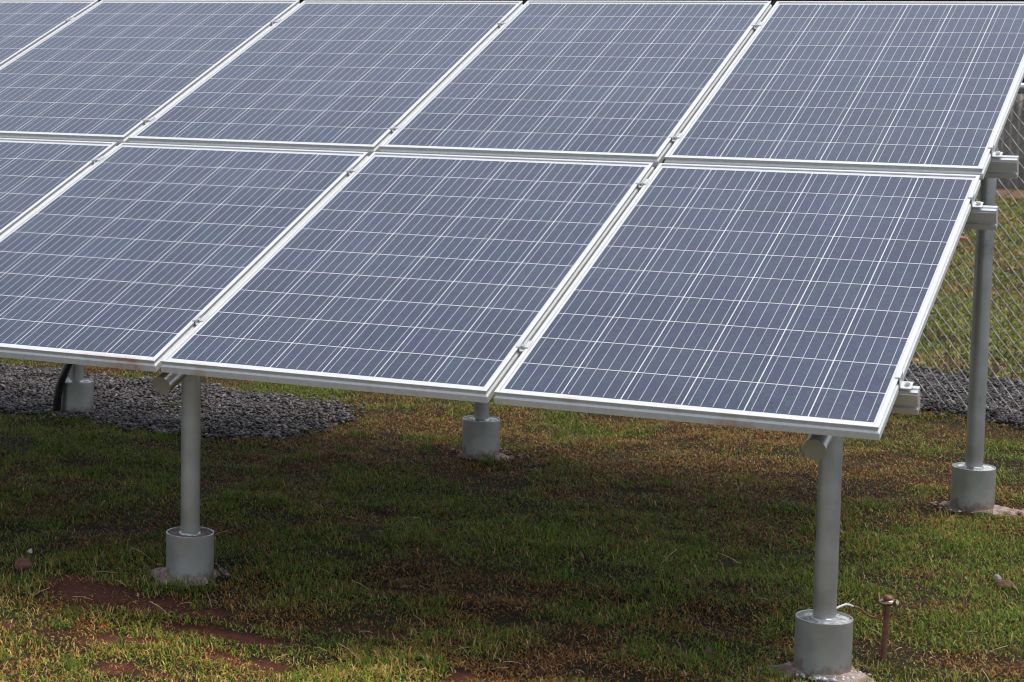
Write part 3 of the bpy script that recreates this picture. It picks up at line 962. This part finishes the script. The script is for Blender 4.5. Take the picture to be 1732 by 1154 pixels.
# folded cap of copper on top
mb = MB(); mb.lathe([(0.0085, 0.158), (0.0135, 0.165), (0.0140, 0.170), (0.0090, 0.175), (0.0001, 0.176)], 16, cx=0.009, wob=0.08)
mb.build("rod_head", M_copper, g, autos=50)
mb = MB()
ring = [(0.009 + 0.0165 * math.cos(a), 0.0165 * math.sin(a), 0.157 + 0.002 * math.cos(a)) for a in [2 * math.pi * k / 24 for k in range(25)]]
mb.tube(ring, 0.0075, 10, caps=False)
mb.tube([(0.020, -0.006, 0.158), (0.034, -0.012, 0.162)], 0.0042, 10)
mb.tube([(0.030, -0.010, 0.161), (0.036, -0.013, 0.163)], 0.0075, 6)
mb.build("brass_clamp", M_brass, g, autos=40)
mb = MB()
wp = [(-0.072, -0.06, 0.148), (-0.058, -0.05, 0.143), (-0.045, -0.04, 0.130), (-0.032, -0.028, 0.118), (-0.020, -0.018, 0.113), (-0.010, -0.012, 0.113), (-0.002, -0.010, 0.120), (0.002, -0.010, 0.133), (-0.001, -0.010, 0.148), (0.002, -0.010, 0.158)]
mb.tube(wp, 0.0030, 8)
mb.build("copper_wire", M_copper, g, smooth=True)
mb = MB()
mb.tube([(-0.124, -0.175, 0.153), (-0.108, -0.150, 0.155), (-0.096, -0.115, 0.158), (-0.086, -0.085, 0.158), (-0.080, -0.072, 0.154), (-0.072, -0.06, 0.148)], 0.0032, 8)
mb.build("painted_wire", M_white, g, smooth=True)

# ------------------------------------------------------------------ black conduit by the rear-left post
cdt = MB()
pts = [(-3.905, 2.56, -0.05), (-3.897, 2.555, 0.02), (-3.888, 2.55, 0.08), (-3.878, 2.55, 0.125), (-3.862, 2.55, 0.17), (-3.843, 2.555, 0.215), (-3.818, 2.57, 0.28), (-3.80, 2.62, 0.40), (-3.80, 2.70, 0.65), (-3.80, 2.80, 0.95), (-3.80, 3.02, 1.56)]
fine = []
for i in range(len(pts) - 1):
    a, b_ = Vector(pts[i]), Vector(pts[i + 1])
    k = max(1, int((b_ - a).length / 0.005))
    for j in range(k): fine.append(a + (b_ - a) * j / k)
cdt.tube(fine, [0.0172 + 0.0010 * (i % 2) for i in range(len(fine))], 14)
o = cdt.build("cable_conduit", M_black, smooth=True)
tag(o, "black corrugated cable conduit rising from the gravel beside a rear post", "conduit")

# ------------------------------------------------------------------ CHAIN LINK FENCE
fo = Vector((-0.40, 4.655, 0))               # a point on the fence line
fdir = Vector((FDX, FDY, 0)).normalized(); fnorm = Vector((-fdir.y, fdir.x, 0))
fr = empty("chain_link_fence", fo, (0, 0, math.atan2(fdir.y, fdir.x)))
tag(fr, "galvanised chain link fence with a round top rail beside the gravel strip", "fence")
H_F = 1.44
# one steep family of wires and one shallow family, woven; local x along the fence, z up
ax, az_ = 0.0345, -0.0405                    # step along family A
bx_, bz = 0.0325, 0.0215                     # step along family B


def wires(family, r, off):
    vs, fs = [], []
    X0, X1 = -3.6, 2.6
    dx, dz = (ax, az_) if family == 0 else (bx_, bz)
    ox, oz = (bx_, bz) if family == 0 else (ax, az_)
    mb = MB()
    for i in range(-190, 260):
        run = []
        for j in range(-260, 260):
            x = ox * i + dx * j - 0.5; z = oz * i + dz * j + 0.70
            if X0 <= x <= X1 and 0.0 <= z <= H_F:
                run.append((x, off + 0.0026 * (1 if (j + i) % 2 else -1), z))
            elif run: break
        if len(run) > 1: mb.tube(run, r, 4, caps=False)
    return mb


mesh_part = wires(0, 0.0023, -0.001)
mb2 = wires(1, 0.0019, 0.0015)
mesh_part.add(mb2.v, mb2.f, 1)
mesh_part.build("wire_mesh", [M_galv, M_galv_shaded], fr, smooth=True)
mb = MB(); mb.tube([(-3.6, 0.0, H_F + 0.006), (-1, 0, H_F + 0.006), (2.6, 0.0, H_F + 0.006)], 0.020, 20)
mb.build("top_rail", M_galvp, fr, smooth=True)
for x in (-3.55, 1.55):
    mb = MB(); mb.lathe([(0.030, -0.2), (0.030, H_F + 0.05), (0.028, H_F + 0.06), (0.0001, H_F + 0.07)], 24, cx=x, cy=0.053)
    mb.build("fence_post", M_galvp, fr, autos=40)

# ------------------------------------------------------------------ corrugated sheet wall and the dark hedge behind it
wl = empty("sheet_wall", (-1.5, 18.0, 0)); tag(wl, "low grey-brown corrugated sheet wall far beyond the fence", "wall")
nx = 1300; xs = np.linspace(-6.5, 5.5, nx)
yy = 0.019 * np.sin(xs * 2 * math.pi / 0.076)
vs = [(x, y, 0.0) for x, y in zip(xs, yy)] + [(x, y, 0.97) for x, y in zip(xs, yy)] + [(x, y + 0.02, 0.0) for x, y in zip(xs, yy)] + [(x, y + 0.02, 0.97) for x, y in zip(xs, yy)]
fs = []
for i in range(nx - 1):
    fs += [(i, i + 1, nx + i + 1, nx + i), (2 * nx + i + 1, 2 * nx + i, 3 * nx + i, 3 * nx + i + 1), (nx + i, nx + i + 1, 3 * nx + i + 1, 3 * nx + i)]
M_sheet = noisy_mat("weathered_sheet", [(0.3, (0.15, 0.125, 0.11)), (0.5, (0.22, 0.195, 0.175)), (0.7, (0.29, 0.265, 0.245))], 3.5, 0.8)
mesh_obj("corrugated_sheet", vs, fs, M_sheet, wl, smooth=True)
mb = MB()
for x in np.arange(-6.3, 5.5, 1.6): mb.box(x, x + 0.06, 0.04, 0.10, 0, 0.95)
mb.build("timber_backing", noisy_mat("old_timber", [(0.3, (0.06, 0.045, 0.035)), (0.6, (0.12, 0.09, 0.07))], 8, 0.9), wl)


def hedge():
    r = empty("hedge", (-4, 21.5, 0)); tag(r, "tall dense dark green hedge behind the corrugated wall", "hedge")
    vs, fs = [], []
    # uneven inner mass
    nx_, nz_ = 70, 14
    def surf(i, j, side):
        x = -16 + 32 * i / nx_; t = j / nz_
        h = 4.2 + 0.7 * math.sin(i * 0.55) + 0.4 * math.sin(i * 1.7 + 1)
        y = side * (1.15 * math.sqrt(max(0.0, 1 - t ** 3))) + 0.12 * math.sin(i * 2.1 + j) + 0.1 * math.sin(j * 2.7 + i * .4)
        return (x, y, h * t)
    mb = MB()
    for side in (-1, 1):
        b = [surf(i, j, side) for j in range(nz_ + 1) for i in range(nx_ + 1)]
        mb.add(b, [(j * (nx_ + 1) + i, j * (nx_ + 1) + i + 1, (j + 1) * (nx_ + 1) + i + 1, (j + 1) * (nx_ + 1) + i) for j in range(nz_) for i in range(nx_)])
    mb.build("branches", noisy_mat("dark_twigs", [(0.3, (0.010, 0.012, 0.006)), (0.6, (0.025, 0.028, 0.014))], 6, 0.9), r)
    n = 42000
    x = -16 + 32 * rng.random(n); t = rng.random(n) ** 0.9
    h = 4.2 + 0.7 * np.sin((x + 16) / 32 * nx_ * 0.55) + 0.4 * np.sin((x + 16) / 32 * nx_ * 1.7 + 1)
    y = -(1.15 * np.sqrt(np.maximum(0, 1 - t ** 3))) - rng.random(n) * 0.35 + 0.1
    y = np.where(rng.random(n) < 0.2, -y, y)
    c = np.stack([x, y, h * t + rng.normal(0, 0.1, n)], 1)
    s = 0.035 + 0.05 * rng.random(n)
    d1 = rng.normal(size=(n, 3)); d1 /= np.linalg.norm(d1, axis=1)[:, None]
    d2 = np.cross(d1, rng.normal(size=(n, 3))); d2 /= np.linalg.norm(d2, axis=1)[:, None]
    V = np.stack([c - d1 * s[:, None], c + d2 * s[:, None] * .4, c + d1 * s[:, None], c - d2 * s[:, None] * .4], 1).reshape(-1, 3)
    F = (np.array([(0, 1, 2), (0, 2, 3)])[None] + (np.arange(n) * 4)[:, None, None]).reshape(-1, 3)
    k = 0.4 + rng.random(n)
    col = np.stack([0.018 * k, 0.032 * k, 0.012 * k], 1)
    fast_mesh("foliage", V, F, np.repeat(col, 4, 0), M_leaf, None, parent=r)


hedge()


# ------------------------------------------------------------------ stones and scraps lying in the grass
def rock(name, loc, s, mat, label, cat, seed, rz=0.0, group=None):
    rd = random.Random(seed)
    bm = bmesh.new()
    bmesh.ops.create_icosphere(bm, subdivisions=3, radius=1)
    ax_ = [Vector((rd.uniform(-1, 1), rd.uniform(-1, 1), rd.uniform(-1, 1))).normalized() for _ in range(9)]
    for v in bm.verts:
        k = 1.0
        for a in ax_:
            d = v.co.normalized().dot(a)
            if d > 0.62: k = min(k, 0.62 / d * 1.02)
        v.co = Vector((v.co.x * s[0], v.co.y * s[1], v.co.z * s[2])) * k * (1 + rd.uniform(-0.03, 0.03))
    me = bpy.data.meshes.new(name); bm.to_mesh(me); bm.free(); me.materials.append(mat)
    o = bpy.data.objects.new(name, me); C.objects.link(o)
    gz = float(ground_z(np.array([loc[0]]), np.array([loc[1]]))[0])
    o.location = (loc[0], loc[1], gz + loc[2]); o.rotation_euler = (rd.uniform(-.2, .2), rd.uniform(-.2, .2), rz)
    tag(o, label, cat, group)
    return o


rock("stone", (-2.60, 0.20, 0.018), (0.030, 0.026, 0.024), M_stone, "rounded red-brown stone in the grass at the far left", "stone", 1)
rock("stone", (-2.66, 0.34, 0.026), (0.010, 0.009, 0.010), M_pale, "small pale chip just behind the rounded red-brown stone", "stone", 2)
rock("stone", (0.135, 1.545, 0.014), (0.036, 0.020, 0.014), M_stone, "flat reddish stone with a pale end in the grass at the right", "stone", 3, 0.2)
rock("stone", (0.108, 1.56, 0.024), (0.015, 0.011, 0.013), M_pale, "whitish pebble touching the flat reddish stone", "stone", 4)
rock("stone", (-0.08, 1.49, 0.014), (0.010, 0.009, 0.014), M_clay, "small orange pebble in the grass behind the grounding rod", "stone", 5)
rock("stone", (-0.50, 0.42, 0.014), (0.014, 0.011, 0.012), M_stone, "small brown stone left of the right-hand front post", "stone", 6)

# half brick lying beyond the fence
mb = MB(); mb.box(-0.06, 0.06, -0.05, 0.05, 0, 0.06)
o = mb.build("brick", M_clay)
bm = bmesh.new(); bm.from_mesh(o.data); bmesh.ops.bevel(bm, geom=bm.edges[:], offset=0.010, segments=2, affect='EDGES')
for v in bm.verts: v.co += Vector((random.uniform(-.004, .004),) * 3)
bm.to_mesh(o.data); bm.free()
o.location = (-1.51, 12.1, 0.0); o.rotation_euler = (0.05, 0.08, 0.4)
tag(o, "orange-red half brick lying in the grass beyond the fence", "brick")

# leaning dry straw stalks near the rounded stone
mb = MB()
for i in range(90):
    x = random.uniform(-2.9, 0.3); y = random.uniform(-0.8, 1.6)
    if any(math.hypot(x - a, y - b) < 0.1 for a, b in POSTS.values()): continue
    L = random.uniform(0.03, 0.075); a = random.uniform(0, 6.28); e = random.uniform(-0.1, 0.9)
    z = 0.016
    mb.tube([(x, y, z), (x + L * .5 * math.cos(a), y + L * .5 * math.sin(a), z + L * .5 * math.sin(e) + 0.003), (x + L * math.cos(a), y + L * math.sin(a), z + L * math.sin(e) * 0.9)], 0.0009, 5)
o = mb.build("straw", noisy_mat("dry_straw", [(0.3, (0.34, 0.24, 0.13)), (0.6, (0.50, 0.38, 0.22))], 20, 0.7), smooth=True)
tag(o, "loose dry straw stalks scattered over the front lawn", "straw", kind='stuff')
